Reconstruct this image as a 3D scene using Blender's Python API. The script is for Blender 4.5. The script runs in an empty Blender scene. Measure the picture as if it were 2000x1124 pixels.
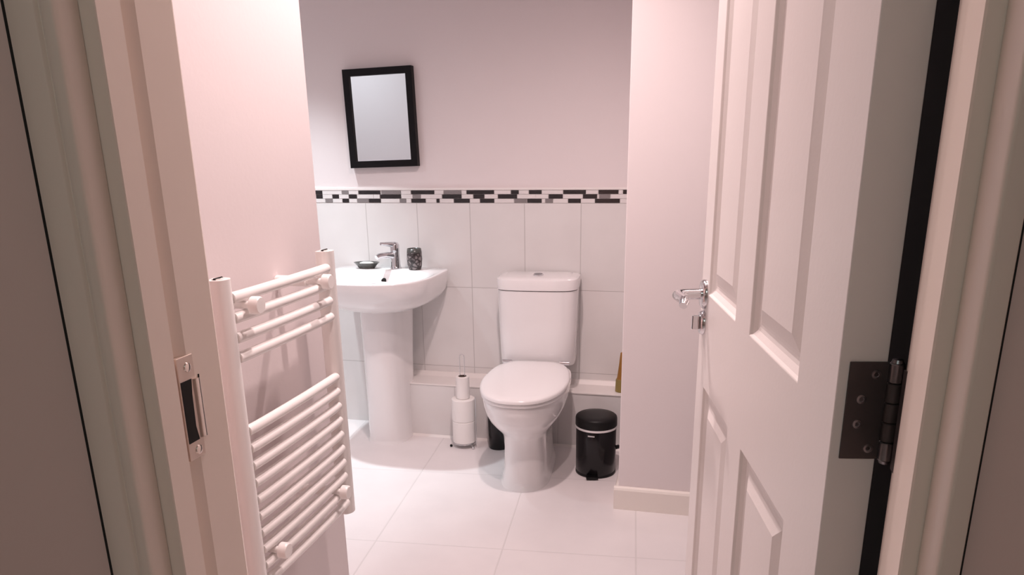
import bpy, bmesh, math
from mathutils import Vector, Matrix
PI = math.pi
S = bpy.context.scene
C = S.collection

# ---------------------------------------------------------------- camera
cam = bpy.data.cameras.new('camera'); cam_o = bpy.data.objects.new('camera', cam); C.objects.link(cam_o)
cam.sensor_width = 36.0; cam.lens = 1480.0 / 2000.0 * 36.0; cam.shift_y = 188.0 / 2000.0
cam.clip_start = 0.02
R = ((0.9711544, 0.05670437, -0.23161118), (0.23802234, -0.28877717, 0.92733657), (-0.01429998, -0.95571563, -0.29394413))
M = Matrix([[r[0], -r[1], -r[2]] for r in R]).to_4x4()
M.translation = Vector((0, 0, 1.33))
cam_o.matrix_world = M
S.camera = cam_o

# ---------------------------------------------------------------- world, view, lights
w = bpy.data.worlds.new('world'); S.world = w; w.use_nodes = True
w.node_tree.nodes['Background'].inputs[0].default_value = (0.6, 0.65, 0.7, 1)
w.node_tree.nodes['Background'].inputs[1].default_value = 0.05
S.view_settings.view_transform = 'Standard'; S.view_settings.look = 'None'
S.view_settings.exposure = 0.87; S.view_settings.gamma = 1.0; S.view_settings.use_curve_mapping = False
try: S.cycles.max_bounces = 10; S.cycles.diffuse_bounces = 6
except Exception: pass

CEIL = 2.40
def point(name, loc, power, col, rad, spot=None, blend=0.6):
    l = bpy.data.lights.new(name, 'SPOT' if spot else 'POINT')
    l.energy = power; l.color = col; l.shadow_soft_size = rad
    if spot: l.spot_size = math.radians(spot); l.spot_blend = blend
    o = bpy.data.objects.new(name, l); C.objects.link(o); o.location = loc
    return o
WARM = (1.0, 0.785, 0.765)
COOL = (0.86, 0.95, 1.0)
LAMPS = [((-1.82, 2.97), 78.0, COOL, 0.03, 64, 0.9), ((-0.30, 1.42), 30.0, WARM, 0.025, 150, 1.0), ((-0.52, 2.02), 40.0, WARM, 0.03, 155, 0.9), ((-2.35, 2.15), 18.0, COOL, 0.04, 155, 1.0)]  # last one is an added fill, brightening mirror reflection and left wall
for (x, y), p, c, r, sz, bl in LAMPS:
    point('ceiling_lamp_light', (x, y, CEIL - 0.06), p, c, r, sz, bl)
point('hallway_lamp_light', (-0.35, -1.1, 2.2), 4.3, (0.76, 1.0, 0.93), 0.15)

# ---------------------------------------------------------------- materials
def mat(name, col, rough=0.5, metal=0.0, spec=0.5, noise=0.0, nscale=8.0, bump=0.0, bscale=200.0, coat=0.0):
    m = bpy.data.materials.new(name); m.use_nodes = True
    n = m.node_tree.nodes; L = m.node_tree.links; b = n['Principled BSDF']
    b.inputs['Base Color'].default_value = (*col, 1); b.inputs['Roughness'].default_value = rough
    b.inputs['Metallic'].default_value = metal; b.inputs['Specular IOR Level'].default_value = spec
    b.inputs['Coat Weight'].default_value = coat
    if noise or bump:
        tc = n.new('ShaderNodeTexCoord')
    if noise:
        t = n.new('ShaderNodeTexNoise'); t.inputs['Scale'].default_value = nscale; t.inputs['Detail'].default_value = 5
        L.new(tc.outputs['Object'], t.inputs['Vector'])
        mx = n.new('ShaderNodeMix'); mx.data_type = 'RGBA'
        mx.inputs[6].default_value = (*[c * (1 - noise) for c in col], 1); mx.inputs[7].default_value = (*[min(1, c * (1 + noise)) for c in col], 1)
        L.new(t.outputs['Fac'], mx.inputs[0]); L.new(mx.outputs[2], b.inputs['Base Color'])
    if bump:
        t2 = n.new('ShaderNodeTexNoise'); t2.inputs['Scale'].default_value = bscale; t2.inputs['Detail'].default_value = 3
        L.new(tc.outputs['Object'], t2.inputs['Vector'])
        bp = n.new('ShaderNodeBump'); bp.inputs['Strength'].default_value = bump; bp.inputs['Distance'].default_value = 0.002
        L.new(t2.outputs['Fac'], bp.inputs['Height']); L.new(bp.outputs['Normal'], b.inputs['Normal'])
    return m

def tile_mat(name, tile, grout, bw, rh, px, pz, plane='xz', rot=0.0, mortar=0.0025, rough=0.18, vary=0.03):
    """square grid of tiles in object space; px, pz are where one grout line lies"""
    m = bpy.data.materials.new(name); m.use_nodes = True
    n = m.node_tree.nodes; L = m.node_tree.links; b = n['Principled BSDF']
    tc = n.new('ShaderNodeTexCoord'); sp = n.new('ShaderNodeSeparateXYZ'); L.new(tc.outputs['Object'], sp.inputs[0])
    cb = n.new('ShaderNodeCombineXYZ')
    L.new(sp.outputs['X' if plane[0] == 'x' else 'Y'], cb.inputs[0]); L.new(sp.outputs['Z' if plane[1] == 'z' else 'Y'], cb.inputs[1])
    mp = n.new('ShaderNodeMapping'); mp.vector_type = 'TEXTURE'
    mp.inputs['Location'].default_value = (px, pz, 0); mp.inputs['Rotation'].default_value = (0, 0, rot)
    L.new(cb.outputs[0], mp.inputs['Vector'])
    br = n.new('ShaderNodeTexBrick'); br.offset = 0.0; br.squash = 1.0
    br.inputs['Scale'].default_value = 1.0; br.inputs['Brick Width'].default_value = bw; br.inputs['Row Height'].default_value = rh
    br.inputs['Mortar Size'].default_value = mortar; br.inputs['Mortar Smooth'].default_value = 0.3
    br.inputs['Bias'].default_value = 0.0
    br.inputs['Color1'].default_value = (*[c * (1 - vary) for c in tile], 1); br.inputs['Color2'].default_value = (*tile, 1); br.inputs['Mortar'].default_value = (*grout, 1)
    L.new(mp.outputs[0], br.inputs['Vector'])
    no = n.new('ShaderNodeTexNoise'); no.inputs['Scale'].default_value = 5; no.inputs['Detail'].default_value = 6
    L.new(tc.outputs['Object'], no.inputs['Vector'])
    mr = n.new('ShaderNodeMapRange'); mr.inputs[3].default_value = 0.90; mr.inputs[4].default_value = 1.06
    L.new(no.outputs['Fac'], mr.inputs[0])
    mx = n.new('ShaderNodeMix'); mx.data_type = 'RGBA'; mx.blend_type = 'MULTIPLY'; mx.inputs[0].default_value = 1
    L.new(br.outputs['Color'], mx.inputs[6]); L.new(mr.outputs[0], mx.inputs[7]); L.new(mx.outputs[2], b.inputs['Base Color'])
    bp = n.new('ShaderNodeBump'); bp.invert = True; bp.inputs['Strength'].default_value = 0.5; bp.inputs['Distance'].default_value = 0.001
    L.new(br.outputs['Fac'], bp.inputs['Height']); L.new(bp.outputs['Normal'], b.inputs['Normal'])
    b.inputs['Roughness'].default_value = rough
    return m

paint = mat('wall_paint_white', (0.78, 0.715, 0.715), 0.55, noise=0.015, nscale=3, bump=0.12, bscale=90)
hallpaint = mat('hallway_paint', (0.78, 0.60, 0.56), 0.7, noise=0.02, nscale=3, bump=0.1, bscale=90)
gloss = mat('painted_woodwork_cream', (0.86, 0.75, 0.67), 0.32, noise=0.015, nscale=14, bump=0.06, bscale=60)
skirt = mat('skirting_paint', (0.84, 0.78, 0.73), 0.3)
gapshade = mat('hinge_gap_shade', (0.012, 0.011, 0.011), 0.8)  # near-black wall colour stands in for the shade behind the open door
doorpaint = mat('door_paint_white', (0.80, 0.76, 0.74), 0.38, bump=0.08, bscale=120)
walltile = tile_mat('wall_tile_white', (0.76, 0.74, 0.73), (0.56, 0.54, 0.53), 0.258, 0.3925, -0.525, 1.105, 'xz', mortar=0.0022)
floortile = tile_mat('floor_tile_white', (0.82, 0.78, 0.78), (0.71, 0.68, 0.675), 0.46, 0.62, -0.612, 2.279, 'xy', rot=math.radians(5.0), mortar=0.003, rough=0.3, vary=0.02)
boxtile = tile_mat('boxing_tile_white', (0.76, 0.74, 0.73), (0.58, 0.56, 0.55), 0.50, 0.60, -1.10, 0.27, 'xz', mortar=0.0018)
ceramic = mat('white_ceramic', (0.84, 0.82, 0.82), 0.08, spec=0.6, coat=0.3)
plastic_w = mat('white_seat_plastic', (0.86, 0.84, 0.84), 0.18)
enamel = mat('radiator_enamel', (0.90, 0.88, 0.86), 0.25)
sealant = mat('white_sealant', (0.82, 0.78, 0.76), 0.4)
crack = mat('dark_joint', (0.012, 0.010, 0.009), 0.9)
chrome = mat('chrome', (0.72, 0.72, 0.74), 0.12, metal=1.0)
warmchrome = mat('polished_nickel', (0.80, 0.72, 0.66), 0.16, metal=1.0)
steel = mat('aged_steel', (0.10, 0.085, 0.085), 0.5, metal=0.75, noise=0.25, nscale=30)
steelpin = mat('hinge_knuckle_steel', (0.30, 0.29, 0.31), 0.3, metal=1.0, noise=0.2, nscale=60)
blackp = mat('black_plastic', (0.004, 0.0035, 0.004), 0.42, spec=0.3)
blackg = mat('black_gloss_metal', (0.005, 0.004, 0.005), 0.2, spec=0.4)
blackframe = mat('black_frame_wood', (0.004, 0.003, 0.004), 0.5, spec=0.2)
mirror = mat('mirror_glass', (0.84, 0.90, 0.93), 0.03, metal=1.0)
paper = mat('toilet_paper', (0.85, 0.82, 0.80), 0.95, bump=0.3, bscale=150)
card = mat('cardboard_core', (0.12, 0.08, 0.06), 0.9)
dishm = mat('dark_smoked_resin', (0.07, 0.07, 0.065), 0.25, noise=0.4, nscale=60)
soapm = mat('white_soap', (0.82, 0.80, 0.76), 0.5)
amber = mat('amber_plastic', (0.32, 0.15, 0.03), 0.3)
olive = mat('olive_label', (0.27, 0.20, 0.06), 0.5)
greyink = mat('pale_print', (0.5, 0.5, 0.5), 0.5)
lampglow = mat('lamp_lens', (1, 1, 1), 0.3)
lb = lampglow.node_tree.nodes['Principled BSDF']; lb.inputs['Emission Color'].default_value = (1, 0.95, 0.92, 1); lb.inputs['Emission Strength'].default_value = 4.0
mos_b = mat('mosaic_black_glass', (0.02, 0.017, 0.018), 0.15)
mos_g = mat('mosaic_grey_stone', (0.22, 0.20, 0.20), 0.3)
mos_w = mat('mosaic_white_stone', (0.74, 0.71, 0.70), 0.3)
def crackle():
    m = mat('crackle_glass_grey', (0.2, 0.18, 0.18), 0.2)
    n = m.node_tree.nodes; L = m.node_tree.links; b = n['Principled BSDF']
    tc = n.new('ShaderNodeTexCoord'); v = n.new('ShaderNodeTexVoronoi'); v.feature = 'DISTANCE_TO_EDGE'; v.inputs['Scale'].default_value = 55
    L.new(tc.outputs['Object'], v.inputs['Vector'])
    r = n.new('ShaderNodeValToRGB'); r.color_ramp.elements[0].color = (0.025, 0.02, 0.02, 1); r.color_ramp.elements[1].color = (0.24, 0.21, 0.21, 1)
    r.color_ramp.elements[0].position = 0.04; r.color_ramp.elements[1].position = 0.3
    L.new(v.outputs['Distance'], r.inputs[0]); L.new(r.outputs[0], b.inputs['Base Color'])
    return m
crackm = crackle()

# ---------------------------------------------------------------- helpers
def obj(name, bm, m, parent=None, smooth=False, bevel=0.0, seg=2, auto=None):
    me = bpy.data.meshes.new(name)
    bmesh.ops.recalc_face_normals(bm, faces=bm.faces[:])
    bm.to_mesh(me); bm.free()
    for mm in (m if isinstance(m, (list, tuple)) else [m]): me.materials.append(mm)
    o = bpy.data.objects.new(name, me); C.objects.link(o)
    if parent is not None: o.parent = parent
    if smooth or auto is not None:
        for p in me.polygons: p.use_smooth = True
        if auto is not None: me.set_sharp_from_angle(angle=math.radians(auto))
    if bevel:
        b = o.modifiers.new('bevel', 'BEVEL'); b.width = bevel; b.segments = seg; b.limit_method = 'ANGLE'; b.angle_limit = math.radians(40)
    return o
def tag(o, label, cat, group=None, kind=None):
    o['label'] = label; o['category'] = cat
    if group: o['group'] = group
    if kind: o['kind'] = kind
    return o
def thing(name, label, cat, loc=(0, 0, 0), rz=0.0, group=None, kind=None):
    o = bpy.data.objects.new(name, None); C.objects.link(o); o.location = loc; o.rotation_euler = (0, 0, rz)
    o.empty_display_size = 0.05
    return tag(o, label, cat, group, kind)
def box(bm, x0, x1, y0, y1, z0, z1, mi=0):
    v = [bm.verts.new((x, y, z)) for z in (z0, z1) for x, y in ((x0, y0), (x1, y0), (x1, y1), (x0, y1))]
    for f in ((0, 3, 2, 1), (4, 5, 6, 7), (0, 1, 5, 4), (1, 2, 6, 5), (2, 3, 7, 6), (3, 0, 4, 7)):
        fc = bm.faces.new([v[i] for i in f]); fc.material_index = mi
    return v
def boxbm(*a): bm = bmesh.new(); box(bm, *a); return bm
def prism(bm, pts, z0, z1, closed=True):
    lo = [bm.verts.new((x, y, z0)) for x, y in pts]; hi = [bm.verts.new((x, y, z1)) for x, y in pts]
    n = len(pts)
    for i in range(n): bm.faces.new((lo[i], lo[(i + 1) % n], hi[(i + 1) % n], hi[i]))
    bm.faces.new(lo[::-1]); bm.faces.new(hi)
def loft(bm, rings, cap0=True, cap1=True):
    R_ = [[bm.verts.new(p) for p in r] for r in rings]
    n = len(rings[0])
    for a, b in zip(R_, R_[1:]):
        for i in range(n): bm.faces.new((a[i], a[(i + 1) % n], b[(i + 1) % n], b[i]))
    if cap0: bm.faces.new(R_[0][::-1])
    if cap1: bm.faces.new(R_[-1])
    return R_
def lathe(bm, prof, cx=0, cy=0, n=32, cap0=True, cap1=True):
    rings = [[(cx + r * math.cos(2 * PI * i / n), cy + r * math.sin(2 * PI * i / n), z) for i in range(n)] for r, z in prof]
    return loft(bm, rings, cap0, cap1)
def tube(bm, pts, r, n=14, caps=True):
    pts = [Vector(p) for p in pts]; rings = []
    rr = r if isinstance(r, (list, tuple)) else [r] * len(pts)
    t0 = (pts[1] - pts[0]).normalized()
    up = Vector((0, 0, 1)) if abs(t0.z) < 0.9 else Vector((1, 0, 0))
    u = t0.cross(up).normalized()
    for i, p in enumerate(pts):
        if i == 0: t = pts[1] - pts[0]
        elif i == len(pts) - 1: t = pts[-1] - pts[-2]
        else: t = (pts[i + 1] - p).normalized() + (p - pts[i - 1]).normalized()
        t = t.normalized(); u = (u - t * u.dot(t)).normalized(); v = t.cross(u)
        rings.append([p + u * rr[i] * math.cos(2 * PI * k / n) + v * rr[i] * math.sin(2 * PI * k / n) for k in range(n)])
    loft(bm, rings, caps, caps)
def sgn(a): return -1 if a < 0 else 1
def sup(a, b, th, n):
    c, s = math.cos(th), math.sin(th)
    return a * sgn(c) * abs(c) ** (2 / n), b * sgn(s) * abs(s) ** (2 / n)

YB = 3.417          # finished back wall
CX0, CX1 = -0.256, 0.205   # stub wall face
YS = 2.686
BACKY = 0.700       # bathroom face of the door wall
HALLY = 0.580       # hallway face of the door wall

# ---------------------------------------------------------------- setting
def struct(name, bm, m, label, cat, **k):
    o = obj(name, bm, m, **k); return tag(o, label, cat, kind='structure')
struct('floor', boxbm(-3.05, 1.4, -2.1, 3.6, -0.08, 0.0), floortile, 'large pale glossy floor tiles running through the bathroom', 'floor')
struct('ceiling', boxbm(-3.05, 1.4, -2.1, 3.6, CEIL, CEIL + 0.08), paint, 'white ceiling above the bathroom and hallway', 'ceiling')
wb = struct('wall_back', boxbm(-3.02, 0.4, YB + 0.008, YB + 0.12, 0, CEIL), paint, 'painted back wall behind the toilet and basin, tiled below', 'wall')
obj('wall_tiles', boxbm(-2.90, CX0, YB, YB + 0.008, 0.0, 1.102), walltile, wb)
# mosaic strip of three rows
bm = bmesh.new()
rows = [(1.1435, 1.1600, [(-1.819,-1.776,2),(-1.674,-1.64,1),(-1.589,-1.477,2),(-1.473,-1.374,1),(-1.325,-1.209,2),(-1.165,-1.078,1),(-1.055,-0.923,2),(-0.846,-0.808,2),(-0.763,-0.703,2),(-0.607,-0.504,2),(-0.45,-0.361,2),(-0.343,-0.325,2)]),
        (1.1240, 1.1420, [(-1.811,-1.776,2),(-1.725,-1.691,2),(-1.64,-1.598,2),(-1.481,-1.374,2),(-1.317,-1.277,1),(-1.173,-1.078,2),(-1.023,-0.969,2),(-0.907,-0.816,2),(-0.673,-0.607,2),(-0.519,-0.454,2),(-0.447,-0.396,1)]),
        (1.1050, 1.1225, [(-1.763,-1.725,1),(-1.674,-1.64,2),(-1.598,-1.539,1),(-1.539,-1.477,2),(-1.382,-1.35,1),(-1.325,-1.253,2),(-1.201,-1.185,2),(-1.117,-1.039,2),(-0.992,-0.923,2),(-0.831,-0.771,1),(-0.771,-0.703,2),(-0.688,-0.651,1),(-0.585,-0.526,2),(-0.465,-0.354,2)])]
box(bm, -2.90, CX0, YB + 0.002, YB + 0.008, 1.102, 1.162, 0)
for z0, z1, segs in rows:
    x = -2.89; out = []
    segs = [(-2.81, -2.70, 2), (-2.62, -2.55, 1), (-2.41, -2.30, 2), (-2.22, -2.17, 2), (-2.06, -1.93, 2), (-1.90, -1.86, 1)] + segs
    for a, b, c in segs:
        while a - x > 0.012:
            e = min(a, x + 0.085)
            if a - e < 0.02: e = a
            out.append((x, e, 0)); x = e
        out.append((a, b, c)); x = b
    if CX0 - x > 0.01: out.append((x, CX0, 0))
    for a, b, c in out: box(bm, a + 0.0012, b - 0.0012, YB - 0.001, YB + 0.0025, z0, z1, c)
obj('mosaic_border', bm, [mos_w, mos_g, mos_b], wb)['label'] = 'strip mosaic border of black, grey and white pieces'
obj('tile_edge_bead', boxbm(-2.90, CX0, YB - 0.002, YB + 0.008, 1.162, 1.171), sealant, wb)
# pipe boxing
bx = struct('trim_1', boxbm(-1.40, CX0, 3.272, YB, 0.0, 0.262), boxtile, 'low tiled pipe boxing with flat white ledge behind the toilet', 'boxing')
obj('ledge', boxbm(-1.405, CX0, 3.268, YB, 0.262, 0.270), sealant, bx, bevel=0.002)
bm = bmesh.new(); prism(bm, [(YB, 0.270), (YB - 0.018, 0.270), (YB - 0.006, 0.288), (YB, 0.290)], -1.405, CX0)
for v in bm.verts: v.co = Vector((v.co.z, v.co.x, v.co.y))
obj('sealant_bead', bm, sealant, bx)
bm = bmesh.new(); prism(bm, [(3.272, 0.0), (3.262, 0.0), (3.272, 0.010)], -1.40, CX0)
for v in bm.verts: v.co = Vector((v.co.z, v.co.x, v.co.y))
obj('sealant_bead', bm, sealant, bx)
# stub wall right of the toilet, with skirting
struct('wall_stub', boxbm(CX0, 0.37, YS, YB + 0.12, 0, CEIL), paint, 'narrow painted wall section right of the toilet alcove', 'wall', bevel=0.003)
bm = bmesh.new()
prism(bm, [(YS, 0), (YS - 0.015, 0), (YS - 0.015, 0.080), (YS - 0.011, 0.088), (YS - 0.005, 0.092), (YS, 0.092)], CX0 - 0.015, CX1)
for v in bm.verts: v.co = Vector((v.co.z, v.co.x, v.co.y))
bs = struct('baseboard_right', bm, skirt, 'low white skirting along the foot of the right wall section', 'skirting')
bm = bmesh.new(); prism(bm, [(CX0, 0), (CX0 - 0.015, 0), (CX0 - 0.015, 0.080), (CX0 - 0.011, 0.088), (CX0 - 0.005, 0.092), (CX0, 0.092)], YS, 2.90)
for v in bm.verts: v.co = Vector((v.co.x, v.co.z, v.co.y))
obj('skirting_return', bm, skirt, bs)
struct('wall_right', boxbm(CX1, CX1 + 0.12, BACKY, YS, 0, CEIL), gapshade, 'right bathroom wall coloured black as shade behind the open door', 'wall')
struct('wall_far_left', boxbm(-3.02, -2.90, 1.625, YB + 0.008, 0, CEIL), paint, 'far left bathroom wall beyond the basin', 'wall')
# radiator wall block
struct('wall_left', boxbm(-3.02, -0.86, BACKY, 1.625, 0, CEIL), paint, 'smooth painted wall carrying the towel radiator', 'wall', bevel=0.004)
# door wall
bm = bmesh.new(); box(bm, -2.6, -0.535, HALLY, BACKY, 0, CEIL)
struct('wall_front_left', bm, hallpaint, 'dim hallway wall left of the door frame', 'wall')
struct('wall_front_right', boxbm(0.197, 1.4, HALLY, BACKY, 0, CEIL), hallpaint, 'dim hallway wall right of the door frame', 'wall')
struct('wall_front_top', boxbm(-0.535, 0.197, HALLY, BACKY, 2.02, CEIL), hallpaint, 'wall section over the bathroom doorway', 'wall')
struct('wall_hall_left', boxbm(-2.6, -2.5, -2.0, HALLY, 0, CEIL), hallpaint, 'far left hallway wall outside the view', 'wall')
struct('wall_hall_right', boxbm(1.3, 1.4, -2.0, HALLY, 0, CEIL), hallpaint, 'far right hallway wall outside the view', 'wall')
struct('wall_hall_back', boxbm(-2.6, 1.4, -2.1, -2.0, 0, CEIL), hallpaint, 'hallway wall behind the viewer', 'wall')

# ---- door lining: left and right jamb, profile in plan, with planted stop
XL, XR = -0.502, 0.1800       # rebate faces
bm = bmesh.new()
prism(bm, [(-0.535, 0.590), (-0.514, 0.590), (-0.4995, 0.590), (-0.4985, 0.591), (-0.4985, 0.6205), (-0.4995, 0.6215), (-0.5075, 0.6215), (-0.5075, 0.632), (XL, 0.644), (XL, BACKY - 0.004), (-0.504, BACKY), (-0.535, BACKY)], 0, 2.0)
lj = struct('trim_2', bm, gloss, 'left door jamb with stop and latch strike plate', 'door jamb')
bm = bmesh.new()
prism(bm, [(0.197, 0.592), (0.1700, 0.592), (0.1685, 0.5935), (0.1685, 0.648), (XR, 0.650), (XR, 0.696), (0.181, BACKY), (0.197, BACKY)], 0, 2.0)
rj = struct('trim_3', bm, gloss, 'right door jamb strip between black gap and moulding', 'door jamb')
bm = bmesh.new(); box(bm, -0.535, 0.197, 0.592, BACKY, 2.0, 2.02); box(bm, XL, XR, 0.592, 0.650, 1.987, 2.0)
struct('trim_4', bm, gloss, 'door lining head above the doorway', 'door jamb')
platem = mat('satin_nickel_plate', (0.72, 0.60, 0.53), 0.35, metal=0.6)
# strike plate (chrome, slot dark) on the left jamb
sp = obj('strike_plate', boxbm(-0.509, -0.5005, 0.626, 0.6515, 1.026, 1.136), platem, lj, bevel=0.0006)
bm = bmesh.new(); prism(bm, [(0.6275, 1.045), (0.6445, 1.045), (0.6415, 1.060), (0.6425, 1.095), (0.6445, 1.111), (0.6275, 1.111)], -0.5012, -0.5000)
for v in bm.verts: v.co = Vector((v.co.z, v.co.x, v.co.y))
obj('latch_slot', bm, crack, sp)['label'] = 'black latch opening'
bm = bmesh.new(); prism(bm, [(-0.5009, 0.6460), (-0.4990, 0.6470), (-0.4975, 0.6520), (-0.4985, 0.6560), (-0.5018, 0.6575), (-0.5025, 0.6560)], 1.046, 1.110)
obj('strike_lip', bm, warmchrome, sp, auto=50)
obj('lip_gap', boxbm(-0.5030, -0.5012, 0.6575, 0.6590, 1.044, 1.112), crack, sp)
for z in (1.124, 1.0345):
    bm = bmesh.new()
    for q, r in ((-0.5005, 0.0052), (-0.4990, 0.0046), (-0.4985, 0.003)):
        pass
    rings = [[(q, 0.641 + r * math.cos(2 * PI * i / 20), z + r * math.sin(2 * PI * i / 20)) for i in range(20)] for q, r in ((-0.5008, 0.0055), (-0.4993, 0.0048), (-0.4986, 0.0028))]
    loft(bm, rings)
    obj('screw', bm, warmchrome, sp, auto=40)

# ---- architraves (vertical mouldings, plan profile)
def arch(name, sx, pts, label, bead):
    bm = bmesh.new(); prism(bm, pts, 0, 2.08); o = struct(name, bm, gloss, label, 'architrave', auto=50)
    bm = bmesh.new(); box(bm, *bead, 0, 2.08); obj('joint_gap', bm, crack, o)['label'] = 'thin black crack along the outer edge'
    return o
yf = 0.564
LA = [(-0.5145, 0.5895), (-0.5145, 0.583), (-0.5152, 0.577), (-0.5165, 0.571), (-0.5172, yf + 0.002), (-0.519, yf),
      (-0.5285, yf), (-0.5300, yf + 0.0010), (-0.5315, yf + 0.0035), (-0.5335, yf + 0.0035), (-0.5350, yf + 0.001), (-0.5365, yf), (-0.5630, yf), (-0.565, yf + 0.002), (-0.565, 0.5795), (-0.536, 0.5795), (-0.536, 0.5895)]
arch('trim_5', -1, LA, 'left moulded architrave beside the dim hallway wall', (-0.5692, -0.5651, yf + 0.003, 0.5800))
yr = 0.5628
RA = [(0.1811, 0.5915), (0.1813, 0.587), (0.1822, 0.580), (0.1838, 0.572), (0.1852, 0.566), (0.1865, yr), (0.1875, yr - 0.0006), (0.1890, yr - 0.0003), (0.1905, yr + 0.0006),
      (0.2010, yr + 0.0006), (0.2022, yr + 0.002), (0.2022, 0.5795), (0.1975, 0.5795), (0.1975, 0.5915)]
arch('trim_6', 1, RA, 'right moulded architrave beside the dim hallway wall', (0.2023, 0.2042, yr + 0.004, 0.5800))
struct('trim_7', boxbm(-0.565, 0.2022, 0.563, 0.5795, 2.012, 2.08), gloss, 'architrave head over the doorway', 'architrave')

# ---------------------------------------------------------------- the open panelled door (its own frame: x' along leaf, y' thickness, face at y'=0)
TH = 0.0425; DW = 0.686; DH = 1.985
door = thing('door_1', 'open white panelled door on the right with chrome lever handle', 'door', (0.1278, 0.7106, 0.0), math.radians(90 + 10.2), kind='structure')
# local x = along leaf from hinge to free edge; local y = +left (visible face at y=0 .. thickness towards -y)
def leaf():
    bm = bmesh.new()
    # panel openings in the two faces: (x0,x1,z0,z1)
    ops = [(0.112, 0.328, 0.20, 0.926), (0.415, 0.620, 0.20, 0.926), (0.112, 0.328, 1.090, 1.80), (0.415, 0.620, 1.090, 1.80)]
    xs = sorted({0.0, DW, *[o[0] for o in ops], *[o[1] for o in ops]}); zs = sorted({0.008, DH, *[o[2] for o in ops], *[o[3] for o in ops]})
    for side in (0, 1):
        y0 = 0.0 if side == 0 else -TH; s = -1 if side == 0 else 1   # s: direction into the leaf
        g = {}
        for x in xs:
            for z in zs: g[x, z] = bm.verts.new((x, y0, z))
        for i in range(len(xs) - 1):
            for j in range(len(zs) - 1):
                a, b, c, d = xs[i], xs[i + 1], zs[j], zs[j + 1]
                if (a, b, c, d) in [tuple(o) for o in ops]:
                    prev = [g[a, c], g[b, c], g[b, d], g[a, d]]
                    for ins, dep in ((0.003, 0.004), (0.010, 0.0085), (0.015, 0.0095), (0.019, 0.0095), (0.024, 0.0085), (0.040, 0.0035), (0.043, 0.0025)):
                        y = y0 + s * dep
                        cur = [bm.verts.new((a + ins, y, c + ins)), bm.verts.new((b - ins, y, c + ins)), bm.verts.new((b - ins, y, d - ins)), bm.verts.new((a + ins, y, d - ins))]
                        for k in range(4): bm.faces.new((prev[k], prev[(k + 1) % 4], cur[(k + 1) % 4], cur[k]))
                        prev = cur
                    bm.faces.new(prev)
                else:
                    bm.faces.new((g[a, c], g[b, c], g[b, d], g[a, d]))
        if side == 0: g0 = g
        else: g1 = g
    for i in range(len(xs) - 1):
        for z in (zs[0], zs[-1]): bm.faces.new((g0[xs[i], z], g0[xs[i + 1], z], g1[xs[i + 1], z], g1[xs[i], z]))
    for j in range(len(zs) - 1):
        for x in (xs[0], xs[-1]): bm.faces.new((g0[x, zs[j]], g0[x, zs[j + 1]], g1[x, zs[j + 1]], g1[x, zs[j]]))
    return bm
obj('leaf', leaf(), doorpaint, door, bevel=0.0012)
# hinge on the hinge edge (plane local x = 0, edge spans y' 0..-TH)
def lever_set():
    hd = obj('door_handle', (lambda b: (loft(b, [[(0.648 + r * math.cos(2 * PI * i / 28), y, 1.087 + r * math.sin(2 * PI * i / 28)) for i in range(28)] for y, r in ((0, 0.0255), (0.004, 0.0255), (0.008, 0.0225), (0.009, 0.012))]), b)[1])(bmesh.new()), chrome, door, auto=40)
    hd['label'] = 'chrome lever handle'
    b = bmesh.new(); tube(b, [(0.648, 0.007, 1.087), (0.648, 0.030, 1.087), (0.647, 0.040, 1.087), (0.641, 0.048, 1.0875), (0.630, 0.051, 1.088), (0.600, 0.051, 1.090), (0.565, 0.051, 1.0935), (0.545, 0.053, 1.0925), (0.537, 0.056, 1.088)],
         [0.0095, 0.009, 0.009, 0.009, 0.009, 0.0085, 0.008, 0.008, 0.0065], 14)
    obj('lever', b, chrome, hd, auto=50)
    tt = obj('thumb_turn', (lambda b: (loft(b, [[(0.650 + r * math.cos(2 * PI * i / 28), y, 1.036 + r * math.sin(2 * PI * i / 28)) for i in range(28)] for y, r in ((0, 0.0215), (0.004, 0.0215), (0.008, 0.0185), (0.009, 0.010))]), b)[1])(bmesh.new()), chrome, door, auto=40)
    tt['label'] = 'chrome privacy lock rose under the handle'
    b = bmesh.new(); box(b, 0.6475, 0.6525, 0.008, 0.021, 1.023, 1.049); obj('turn_knob', b, chrome, tt, bevel=0.002)
    # far side lever
    b = bmesh.new(); loft(b, [[(0.648 + r * math.cos(2 * PI * i / 28), -TH - y, 1.087 + r * math.sin(2 * PI * i / 28)) for i in range(28)] for y, r in ((0, 0.0255), (0.006, 0.0255), (0.009, 0.012))])
    tube(b, [(0.648, -TH - 0.007, 1.087), (0.648, -TH - 0.040, 1.087), (0.636, -TH - 0.050, 1.087), (0.540, -TH - 0.051, 1.089)], 0.0085, 14)
    obj('door_handle', b, chrome, door, auto=40)
    b = bmesh.new(); box(b, DW, DW + 0.001, -TH * 0.5 - 0.012, -TH * 0.5 + 0.012, 0.96, 1.14); box(b, DW, DW + 0.010, -TH * 0.5 - 0.006, -TH * 0.5 + 0.006, 1.075, 1.097)
    obj('latch_plate', b, chrome, door)
lever_set()
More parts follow.
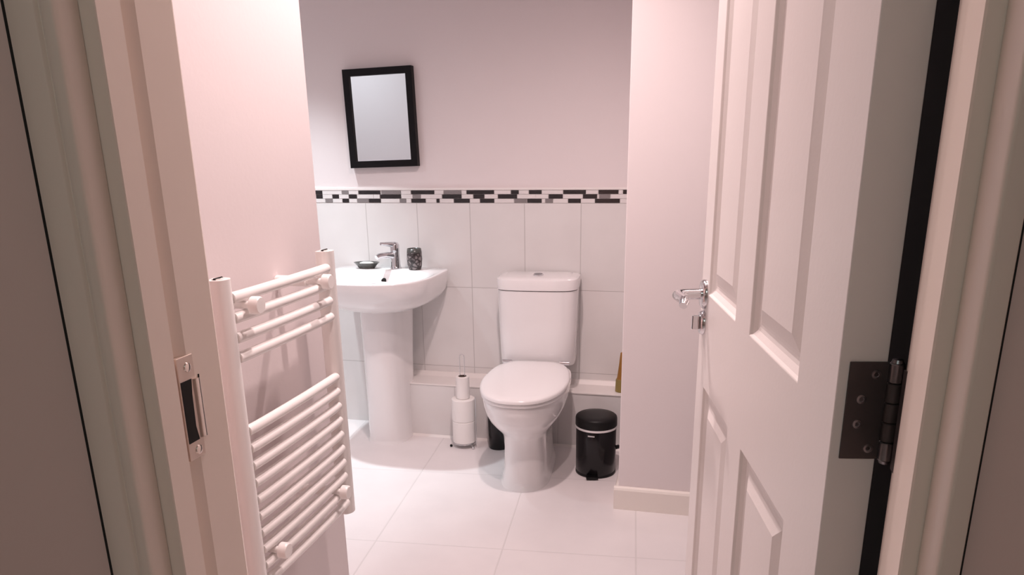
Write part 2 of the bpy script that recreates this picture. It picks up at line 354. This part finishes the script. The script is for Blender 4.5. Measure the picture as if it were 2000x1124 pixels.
def hinge(zc):
    z0, z1 = zc - 0.047, zc + 0.047
    b = bmesh.new(); box(b, -0.0018, 0.0, -TH - 0.001, -0.009, z0, z1)
    h = obj('hinge', b, steel, door, bevel=0.0005); h['label'] = 'dark steel butt hinge with pale worn knuckle'
    for dy, dz in ((-0.033, 0.035), (-0.0225, 0.0115), (-0.0215, -0.0125), (-0.0340, -0.0365)):
        b = bmesh.new(); loft(b, [[(x, dy + r * math.cos(2 * PI * i / 18), zc + dz + r * math.sin(2 * PI * i / 18)) for i in range(18)] for x, r in ((-0.0017, 0.0046), (-0.0024, 0.0042), (-0.0026, 0.0024), (-0.0018, 0.0018))])
        obj('screw', b, steelpin, h, auto=40)
    segs = 5; hh = (z1 - z0) / segs
    for k in range(segs):
        b = bmesh.new(); rr = 0.0068
        lathe(b, [(rr - 0.001, z0 + k * hh + 0.0003), (rr, z0 + k * hh + 0.0012), (rr, z0 + (k + 1) * hh - 0.0012), (rr - 0.001, z0 + (k + 1) * hh - 0.0003)], -0.004, -TH - 0.0068, 20)
        obj('knuckle', b, steelpin if k in (0, 4) else steel, h, auto=40)
    b = bmesh.new(); lathe(b, [(0.003, z1 - 0.001), (0.0055, z1), (0.0045, z1 + 0.003), (0.001, z1 + 0.004)], -0.004, -TH - 0.0068, 18); lathe(b, [(0.001, z0 - 0.004), (0.0045, z0 - 0.003), (0.0055, z0), (0.003, z0 + 0.001)], -0.004, -TH - 0.0068, 18)
    obj('hinge_pin', b, steelpin, h, auto=40)
for zc in (1.097, 0.25, 1.80): hinge(zc)
for zc in (1.097, 0.25, 1.80):
    p = obj('hinge_plate', boxbm(XR - 0.0016, XR + 0.0002, 0.664, 0.6985, zc - 0.0485, zc + 0.0455), steel, rj, bevel=0.0005)

# ---------------------------------------------------------------- towel radiator
rad = thing('towel_radiator', 'white ladder towel radiator with round bars on the left wall', 'radiator', (-0.86, 1.288, 0.52))
def RP(x, y, z): return (x + 0.86, y - 1.288, z - 0.52)
def post(yc):
    bm = bmesh.new(); pts = []
    for i in range(13):   # D section, curved towards +x
        t = -PI / 2 + PI * i / 12
        pts.append((-0.778 + 0.018 * math.cos(t), yc + 0.0205 * math.sin(t)))
    pts += [(-0.790, yc + 0.0205), (-0.793, yc + 0.017), (-0.793, yc - 0.017), (-0.790, yc - 0.0205)]
    prism(bm, pts, 0.520, 1.132)
    for v in bm.verts: v.co = Vector(RP(*v.co))
    o = obj('post', bm, enamel, rad, auto=30)
    bm = bmesh.new()
    tube(bm, [RP(-0.779, yc, 1.1315), RP(-0.779, yc, 1.1335)], 0.0105, 20); pl = obj('air_plug', bm, enamel, o, auto=40)
    bm = bmesh.new(); tube(bm, [RP(-0.779, yc, 1.133), RP(-0.779, yc, 1.1342)], 0.0045, 14); tube(bm, [RP(-0.779, yc - 0.011, 1.1325), RP(-0.779, yc + 0.011, 1.1325)], 0.0028, 8)
    obj('plug_slot', bm, crack, o)['label'] = 'dark slot of the plug'
for yc in (1.106, 1.486): post(yc)
bars = [1.097, 1.062, 1.027, 0.992] + [0.856 - 0.034 * i for i in range(10)]
for z in bars:
    bm = bmesh.new(); n = 12
    pts = [RP(-0.7705 + 0.004 * math.sin(PI * i / n) ** 0.5, 1.122 + (1.470 - 1.122) * i / n, z) for i in range(n + 1)]
    tube(bm, pts, 0.0100, 16); obj('bar', bm, enamel, rad, auto=60)
for y, z in ((1.155, 1.0795), (1.420, 1.0770), (1.155, 0.601), (1.420, 0.601)):
    bm = bmesh.new()
    pts = [RP(-0.8595, y, z), RP(-0.790, y, z)]
    tube(bm, pts, 0.011, 18)
    tube(bm, [RP(-0.790, y, z), RP(-0.752, y, z), RP(-0.7515, y, z), RP(-0.738, y, z), RP(-0.735, y, z)], [0.007, 0.007, 0.0158, 0.0158, 0.0135], 24)
    obj('bracket', bm, enamel, rad, auto=40)

# ---------------------------------------------------------------- mirror
mr = thing('wall_mirror', 'black framed rectangular mirror hung above the basin', 'mirror', (-1.446, YB + 0.008, 1.480))
mr.rotation_euler = (0, math.radians(-1.2), 0)
mw, mh, fw, fd = 0.332, 0.428, 0.030, 0.034
bm = bmesh.new()
hx, hz = mw / 2, mh / 2
loops = []
for x, z, y in ((hx, hz, -0.001), (hx, hz, -fd), (hx - fw, hz - fw, -fd), (hx - fw, hz - fw, -fd + 0.016), (hx - fw, hz - fw, -0.001)):
    loops.append([(-x, y, -z), (x, y, -z), (x, y, z), (-x, y, z)])
loft(bm, loops + [loops[0]], False, False)
bmesh.ops.remove_doubles(bm, verts=bm.verts[:], dist=1e-5)
obj('frame', bm, blackframe, mr, bevel=0.001)['label'] = 'black box frame'
obj('glass', boxbm(-hx + fw, hx - fw, -fd + 0.012, -fd + 0.016, -hz + fw, hz - fw), mirror, mr)

# ---------------------------------------------------------------- wash basin
BX = -1.410
bas = thing('wash_basin', 'white ceramic wash basin on full pedestal with mixer tap', 'basin', (BX, 3.20, 0))
N = 72
def outline(yb, yf, hw, z, nf=2.8, nb=7.0, ymid=None, x0=0.0):
    """closed plan outline; yb back y, yf front y (world), local coordinates about (BX,3.20)"""
    ym = ymid if ymid is not None else yb - 0.16
    r = []
    for i in range(N):
        th = 2 * PI * i / N
        if math.sin(th) >= 0: x, y = sup(hw, yb - ym, th, nb)
        else: x, y = sup(hw, ym - yf, th, nf)
        r.append((x0 + x, ym + y - 3.20, z))
    return r
yb = YB - 0.002
rings = [outline(yb, 3.100, 0.090, 0.640, ymid=3.27, nb=4),
         outline(yb, 3.085, 0.115, 0.643, ymid=3.26, nb=4),
         outline(yb, 3.035, 0.185, 0.658, ymid=3.24, nb=5),
         outline(yb, 2.985, 0.237, 0.684, ymid=3.22, nb=6),
         outline(yb, 2.945, 0.262, 0.720, ymid=3.21),
         outline(yb, 2.920, 0.273, 0.760, ymid=3.20),
         outline(yb, 2.905, 0.277, 0.796, ymid=3.20),
         outline(yb - 0.001, 2.908, 0.2765, 0.803, ymid=3.20),
         outline(yb - 0.003, 2.914, 0.273, 0.806, ymid=3.20),
         outline(3.300, 2.928, 0.259, 0.806, ymid=3.14, nb=3.2),
         outline(3.296, 2.934, 0.253, 0.800, ymid=3.14, nb=3.0),
         outline(3.280, 2.955, 0.240, 0.775, ymid=3.13, nb=2.8),
         outline(3.265, 2.985, 0.215, 0.735, ymid=3.12, nb=2.6),
         outline(3.235, 3.030, 0.160, 0.700, ymid=3.12, nb=2.4),
         outline(3.180, 3.090, 0.070, 0.682, ymid=3.13, nb=2.2),
         outline(3.160, 3.115, 0.024, 0.679, ymid=3.137, nb=2)]
bm = bmesh.new(); loft(bm, rings)
obj('bowl', bm, ceramic, bas, auto=60)
# overflow hole, drain
bm = bmesh.new(); tube(bm, [(-0.016, 3.2800 - 3.2, 0.7600), (-0.016, 3.2715 - 3.2, 0.7580)], 0.0120, 20)
obj('overflow_hole', bm, crack, bas)['label'] = 'black round overflow hole'
bm = bmesh.new(); lathe(bm, [(0.022, 0.679), (0.022, 0.6835), (0.017, 0.684), (0.005, 0.682)], 0, -0.063, 24); obj('waste', bm, chrome, bas, auto=40)
# pedestal
def ped(z, hwf, yf, hwb, flare=0.0):
    r = []
    for i in range(N):
        th = 2 * PI * i / N
        if math.sin(th) < 0: x, y = sup(hwf, 0.125, th, 2.4); y = y * (3.245 - yf) / 0.125 + 3.245
        else:
            x, y = sup(hwb, 0.100, th, 6); y = 3.245 + y
            t = max(0, min(1, (y - 3.245) / 0.10)); x = x * (hwf / hwb * (1 - t) + t) if hwb else x
        r.append((x - 0.012, y - 3.20, z))
    return r
bm = bmesh.new()
loft(bm, [ped(0.0, 0.103, 3.112, 0.10), ped(0.006, 0.101, 3.116, 0.10), ped(0.02, 0.097, 3.122, 0.097), ped(0.15, 0.096, 3.124, 0.097), ped(0.40, 0.096, 3.118, 0.108), ped(0.56, 0.096, 3.110, 0.120), ped(0.62, 0.097, 3.106, 0.123), ped(0.665, 0.097, 3.104, 0.123)])
obj('pedestal', bm, ceramic, bas, auto=50)
# mixer tap
tx, ty, tz = 0.018, 3.345 - 3.2, 0.806
bm = bmesh.new(); lathe(bm, [(0.027, tz - 0.002), (0.027, tz + 0.004), (0.0235, tz + 0.008), (0.022, tz + 0.02), (0.021, tz + 0.075), (0.0215, tz + 0.082)], tx, ty, 28)
tap = obj('tap', bm, chrome, bas, auto=40); tap['label'] = 'chrome single lever mixer tap'
bm = bmesh.new(); tube(bm, [(tx, ty, tz + 0.060), (tx - 0.026, ty - 0.040, tz + 0.068), (tx - 0.046, ty - 0.078, tz + 0.068), (tx - 0.054, ty - 0.092, tz + 0.062)], [0.016, 0.0145, 0.0135, 0.011], 16)
obj('spout', bm, chrome, tap, auto=50)
bm = bmesh.new(); lathe(bm, [(0.0215, tz + 0.083), (0.022, tz + 0.088), (0.0215, tz + 0.112), (0.015, tz + 0.122), (0.004, tz + 0.125)], tx, ty, 28)
tube(bm, [(tx, ty, tz + 0.112), (tx - 0.024, ty - 0.040, tz + 0.119), (tx - 0.040, ty - 0.068, tz + 0.123)], [0.014, 0.010, 0.007], 14)
obj('lever', bm, chrome, tap, auto=50)

DZ = 0.806
# soap dish and soap, tumbler
dish = thing('soap_dish', 'dark oval soap dish on the basin left of the tap', 'soap dish', (-1.535, 3.335, DZ))
bm = bmesh.new(); rs = []
for r, z in ((0.036, 0.0), (0.040, 0.002), (0.050, 0.016), (0.062, 0.027), (0.064, 0.0285), (0.061, 0.0285), (0.048, 0.018), (0.038, 0.009)):
    rs.append([(r * math.cos(2 * PI * i / 40), 0.68 * r * math.sin(2 * PI * i / 40), z) for i in range(40)])
loft(bm, rs); obj('dish', bm, dishm, dish, auto=50)
bm = bmesh.new(); rs = []
for a, z in ((0.6, 0.0), (0.92, 0.003), (1.0, 0.010), (0.94, 0.017), (0.6, 0.0205)):
    rs.append([(*[q * a for q in sup(0.034, 0.021, 2 * PI * i / 32, 3)], z) for i in range(32)])
loft(bm, rs); sb = obj('soap_bar', bm, soapm, smooth=True); sb.location = (-1.535, 3.335, DZ + 0.0095); tag(sb, 'white soap bar lying in the dark dish', 'soap')
bm = bmesh.new()
lathe(bm, [(0.027, 0.0), (0.029, 0.003), (0.033, 0.02), (0.0360, 0.050), (0.0345, 0.080), (0.0325, 0.098), (0.0305, 0.098), (0.0325, 0.08), (0.034, 0.05), (0.028, 0.008)], 0, 0, 36)
tm = obj('tumbler', bm, [crackm, dishm], smooth=True); tm.location = (-1.290, 3.330, DZ)
for p in tm.data.polygons:
    zz = p.center.z
    p.material_index = 1 if (zz > 0.086 or zz < 0.006) else 0
tag(tm, 'dark crackled tumbler on the basin right of the tap', 'tumbler')

# ---------------------------------------------------------------- toilet
toi = thing('toilet', 'white close coupled toilet with closed lid', 'toilet', (-0.688, 3.20, 0), math.radians(4.0))
def tr(yb, yf, hw, z, nf=2.3, nb=4.0, ym=None):
    ym = ym if ym is not None else (yb + yf) / 2
    r = []
    for i in range(N):
        th = 2 * PI * i / N
        if math.sin(th) >= 0: x, y = sup(hw, yb - ym, th, nb)
        else: x, y = sup(hw, ym - yf, th, nf)
        r.append((x, ym + y, z))
    return r
# local y: 0 = world 3.20 ; front is negative
bm = bmesh.new()
loft(bm, [tr(0.055, -0.462, 0.104, 0.0, ym=-0.30), tr(0.055, -0.460, 0.103, 0.006, ym=-0.30), tr(0.055, -0.452, 0.096, 0.012, ym=-0.30), tr(0.055, -0.448, 0.094, 0.045, ym=-0.30), tr(0.055, -0.442, 0.089, 0.065, ym=-0.30),
          tr(0.055, -0.438, 0.087, 0.16, ym=-0.30), tr(0.055, -0.446, 0.091, 0.215, ym=-0.30), tr(0.052, -0.470, 0.103, 0.240, ym=-0.30), tr(0.05, -0.505, 0.125, 0.266, ym=-0.28),
          tr(0.05, -0.540, 0.148, 0.296, ym=-0.26), tr(0.05, -0.566, 0.163, 0.328, ym=-0.25), tr(0.05, -0.578, 0.170, 0.360, ym=-0.25), tr(0.05, -0.583, 0.1725, 0.390, ym=-0.25), tr(0.05, -0.580, 0.171, 0.398, ym=-0.25), tr(0.04, -0.56, 0.155, 0.400, ym=-0.25)])
obj('pan', bm, ceramic, toi, auto=50)
def slab(z0, z1, dome, yb, yf, hw, ins=0.0, nb=5.0):
    bm = bmesh.new(); r = []
    def o(k, z): return tr(yb - k, yf + k, hw - k, z, nf=2.35, nb=nb, ym=-0.27)
    r += [o(ins + 0.004, z0), o(ins, z0 + 0.003), o(ins, z1 - 0.006), o(ins + 0.003, z1 - 0.001), o(ins + 0.010, z1 + dome * 0.25), o(0.04, z1 + dome * 0.6), o(0.08, z1 + dome * 0.85), o(0.13, z1 + dome)]
    loft(bm, r); return bm
# taper the back of seat and lid towards the hinges
def taper(bm, k=0.23):
    for v in bm.verts:
        t = max(0.0, (v.co.y + 0.30) / 0.26)
        v.co.x *= 1 - k * min(1.15, t) ** 2
    return bm
obj('seat', taper(slab(0.401, 0.416, 0.0, -0.02, -0.588, 0.176)), plastic_w, toi, auto=45)
obj('lid', taper(slab(0.4175, 0.434, 0.008, -0.015, -0.594, 0.179)), plastic_w, toi, auto=45)
for s in (-1, 1):
    bm = bmesh.new(); tube(bm, [(s * 0.108, -0.004, 0.424), (s * 0.150, -0.004, 0.424)], 0.0095, 18); tube(bm, [(s * 0.125, -0.004, 0.400), (s * 0.125, -0.004, 0.424)], 0.008, 14)
    obj('seat_hinge', bm, chrome, toi, auto=40)
# cistern
def ci(hw, yf, z, yb_=0.200, r_=9): return tr(yb_, yf, hw, z, nf=4.2, nb=12, ym=0.11)
bm = bmesh.new(); loft(bm, [ci(0.162, 0.022, 0.400), ci(0.167, 0.012, 0.404), ci(0.169, 0.006, 0.42), ci(0.174, 0.002, 0.56), ci(0.1785, -0.004, 0.742)])
obj('cistern', bm, ceramic, toi, auto=40)
bm = bmesh.new(); loft(bm, [ci(0.177, -0.003, 0.744), ci(0.1815, -0.009, 0.747), ci(0.1825, -0.010, 0.785), ci(0.1805, -0.008, 0.792), ci(0.172, 0.0, 0.796), ci(0.150, 0.03, 0.799)])
obj('cistern_lid', bm, ceramic, toi, auto=40)
bm = bmesh.new(); lathe(bm, [(0.0235, 0.797), (0.0235, 0.803), (0.021, 0.8045)], 0, 0.095, 28)
fb = obj('flush_button', bm, chrome, toi, auto=40); fb['label'] = 'small chrome push button'
bm = bmesh.new(); lathe(bm, [(0.0185, 0.8035), (0.0185, 0.8062), (0.016, 0.807)], 0, 0.095, 28); obj('button_cap', bm, steelpin, fb, auto=40)

# ---------------------------------------------------------------- toilet roll stand
RX, RY = -1.030, 3.185
st = thing('toilet_roll_stand', 'chrome wire toilet roll stand on floor left of toilet', 'toilet roll holder', (RX, RY, 0))
bm = bmesh.new()
for k in range(3):
    a = math.radians(205 + 120 * k)
    bm2 = None
    tube(bm, [(0, 0, 0.020), (0.03 * math.cos(a), 0.03 * math.sin(a), 0.020), (0.062 * math.cos(a), 0.062 * math.sin(a), 0.012)], 0.0022, 8)
ring = [(0.052 * math.cos(2 * PI * i / 40), 0.052 * math.sin(2 * PI * i / 40), 0.022) for i in range(41)]
tube(bm, ring, 0.0022, 8, caps=False)
obj('base_ring', bm, chrome, st, auto=60)
for k in range(3):
    a = math.radians(205 + 120 * k)
    bm = bmesh.new(); bmesh.ops.create_uvsphere(bm, u_segments=16, v_segments=10, radius=0.0065)
    for v in bm.verts: v.co += Vector((0.064 * math.cos(a), 0.064 * math.sin(a), 0.0065))
    obj('ball_foot', bm, blackp if k == 0 else chrome, st, smooth=True)
bm = bmesh.new()
tube(bm, [(-0.011, 0, 0.020), (-0.011, 0, 0.435)] + [(-0.011 * math.cos(PI * i / 8), 0, 0.435 + 0.011 * math.sin(PI * i / 8)) for i in range(1, 8)] + [(0.011, 0, 0.435), (0.011, 0, 0.020)], 0.0018, 8)
obj('wire_post', bm, chrome, st, auto=60)
bm = bmesh.new()
a = math.radians(-15); tube(bm, [(0.052 * math.cos(a), 0.052 * math.sin(a), 0.022), (0.066 * math.cos(a), 0.066 * math.sin(a), 0.024), (0.066 * math.cos(a), 0.066 * math.sin(a), 0.25)], 0.0018, 8)
obj('side_wire', bm, chrome, st, auto=60)
def roll(r, h, z, label, rc=0.019):
    bm = bmesh.new()
    lathe(bm, [(rc, 0.0), (r - 0.003, 0.0), (r, 0.003), (r, h - 0.003), (r - 0.003, h), (rc, h)], 0, 0, 40, False, False)
    o = obj('toilet_roll', bm, paper, auto=40); o.location = (RX, RY, z)
    bm = bmesh.new(); lathe(bm, [(rc - 0.001, 0.0), (rc, 0.0), (rc, h), (rc - 0.001, h), (rc - 0.001, 0.0)], 0, 0, 28, False, False)
    obj('core', bm, card, o, auto=60)['label'] = 'brown cardboard core'
    return tag(o, label, 'toilet roll', 'rolls on the wire stand')
roll(0.0535, 0.106, 0.0245, 'full toilet roll at the bottom of the wire stand')
roll(0.0540, 0.106, 0.1310, 'full toilet roll stacked second on the wire stand')
roll(0.0310, 0.106, 0.2375, 'thin nearly used toilet roll topping the wire stand')

# ---------------------------------------------------------------- black container behind the pan
tb = thing('toilet_brush_holder', 'black cylindrical holder on floor behind the toilet pan', 'toilet brush', (-0.868, 3.205, 0))
bm = bmesh.new(); lathe(bm, [(0.046, 0), (0.048, 0.004), (0.052, 0.24), (0.050, 0.243), (0.014, 0.246)], 0, 0, 32); obj('holder', bm, blackg, tb, auto=40)
bm = bmesh.new(); lathe(bm, [(0.007, 0.245), (0.007, 0.31), (0.010, 0.325), (0.006, 0.335)], 0, 0, 16); obj('brush_handle', bm, blackp, tb, auto=50)

# ---------------------------------------------------------------- pedal bin
pb = thing('pedal_bin', 'small black pedal bin with silver band right of toilet', 'bin', (-0.388, 3.020, 0), math.radians(12))
br_ = 0.085
bm = bmesh.new(); lathe(bm, [(br_ - 0.002, 0.006), (br_, 0.009), (br_, 0.205), (br_ - 0.001, 0.207)], 0, 0, 48); obj('body', bm, blackg, pb, auto=40)
bm = bmesh.new(); lathe(bm, [(br_ - 0.004, 0.0), (br_ + 0.001, 0.001), (br_ + 0.001, 0.010), (br_ - 0.001, 0.012)], 0, 0, 48); obj('base', bm, blackp, pb, auto=40)
bm = bmesh.new(); lathe(bm, [(br_ + 0.001, 0.214), (br_ + 0.003, 0.217), (br_ + 0.003, 0.245), (br_ + 0.001, 0.253), (br_ - 0.004, 0.257), (br_ - 0.035, 0.262), (0.008, 0.264)], 0, 0, 48); obj('lid', bm, blackp, pb, auto=40)
bm = bmesh.new(); lathe(bm, [(br_ - 0.001, 0.205), (br_ + 0.0035, 0.206), (br_ + 0.0045, 0.210), (br_ + 0.0035, 0.2145), (br_ - 0.001, 0.215)], 0, 0, 48); obj('band', bm, mat('pale_metal_band', (0.80, 0.78, 0.78), 0.3, metal=0.2), pb, auto=60)['label'] = 'silver rim band'
bm = bmesh.new(); box(bm, -0.046, 0.004, -br_ - 0.022, -br_ + 0.014, 0.004, 0.014); obj('pedal', bm, blackp, pb, bevel=0.003)
bm = bmesh.new()
for i in range(8):
    a0 = math.radians(-118 + i * 2.4); a1 = a0 + math.radians(2.4)
    q = [( (br_ + 0.0006) * math.cos(a), (br_ + 0.0006) * math.sin(a), z) for a, z in ((a0, 0.186), (a1, 0.186), (a1, 0.192), (a0, 0.192))]
    bm.faces.new([bm.verts.new(p) for p in q])
obj('maker_label', bm, greyink, pb)['label'] = 'tiny pale oval label'
bm = bmesh.new(); tube(bm, [(br_ - 0.004, -0.01, 0.115), (br_ + 0.010, -0.008, 0.118), (br_ + 0.014, 0.01, 0.105), (br_ + 0.010, 0.03, 0.095), (br_ - 0.004, 0.034, 0.09)], 0.006, 12); obj('side_grip', bm, blackp, pb, auto=60)

# ---------------------------------------------------------------- amber bottle on the ledge
bt = thing('amber_bottle', 'slim amber tapered bottle on the ledge right of toilet', 'bottle', (-0.316, 3.325, 0.270))
bm = bmesh.new(); lathe(bm, [(0.025, 0), (0.028, 0.003), (0.026, 0.055), (0.024, 0.060)], 0, 0, 28); obj('base_label', bm, olive, bt, auto=40)['label'] = 'olive lower body'
bm = bmesh.new(); lathe(bm, [(0.022, 0.060), (0.020, 0.070), (0.014, 0.12), (0.010, 0.165), (0.008, 0.182), (0.003, 0.185)], 0, 0, 28); obj('neck', bm, amber, bt, auto=50)

# ---------------------------------------------------------------- ceiling lamps (out of frame, they light the room; far left one is added fill)
for k, ((x, y), p, c, r, sz, bl) in enumerate(LAMPS):
    d = thing('ceiling_downlight', ('recessed ceiling downlight above the basin', 'recessed ceiling downlight near the bathroom door', 'recessed ceiling downlight in front of the toilet', 'unseen fill lamp added in the far left part')[k], 'ceiling light', (x, y, CEIL))
    bm = bmesh.new(); lathe(bm, [(0.032, -0.001), (0.045, -0.001), (0.045, -0.006), (0.034, -0.010), (0.032, -0.001)], 0, 0, 32, False, False); obj('bezel', bm, chrome, d, auto=40)
    bm = bmesh.new(); lathe(bm, [(0.031, -0.002), (0.031, -0.004)], 0, 0, 32); obj('lens', bm, lampglow, d)
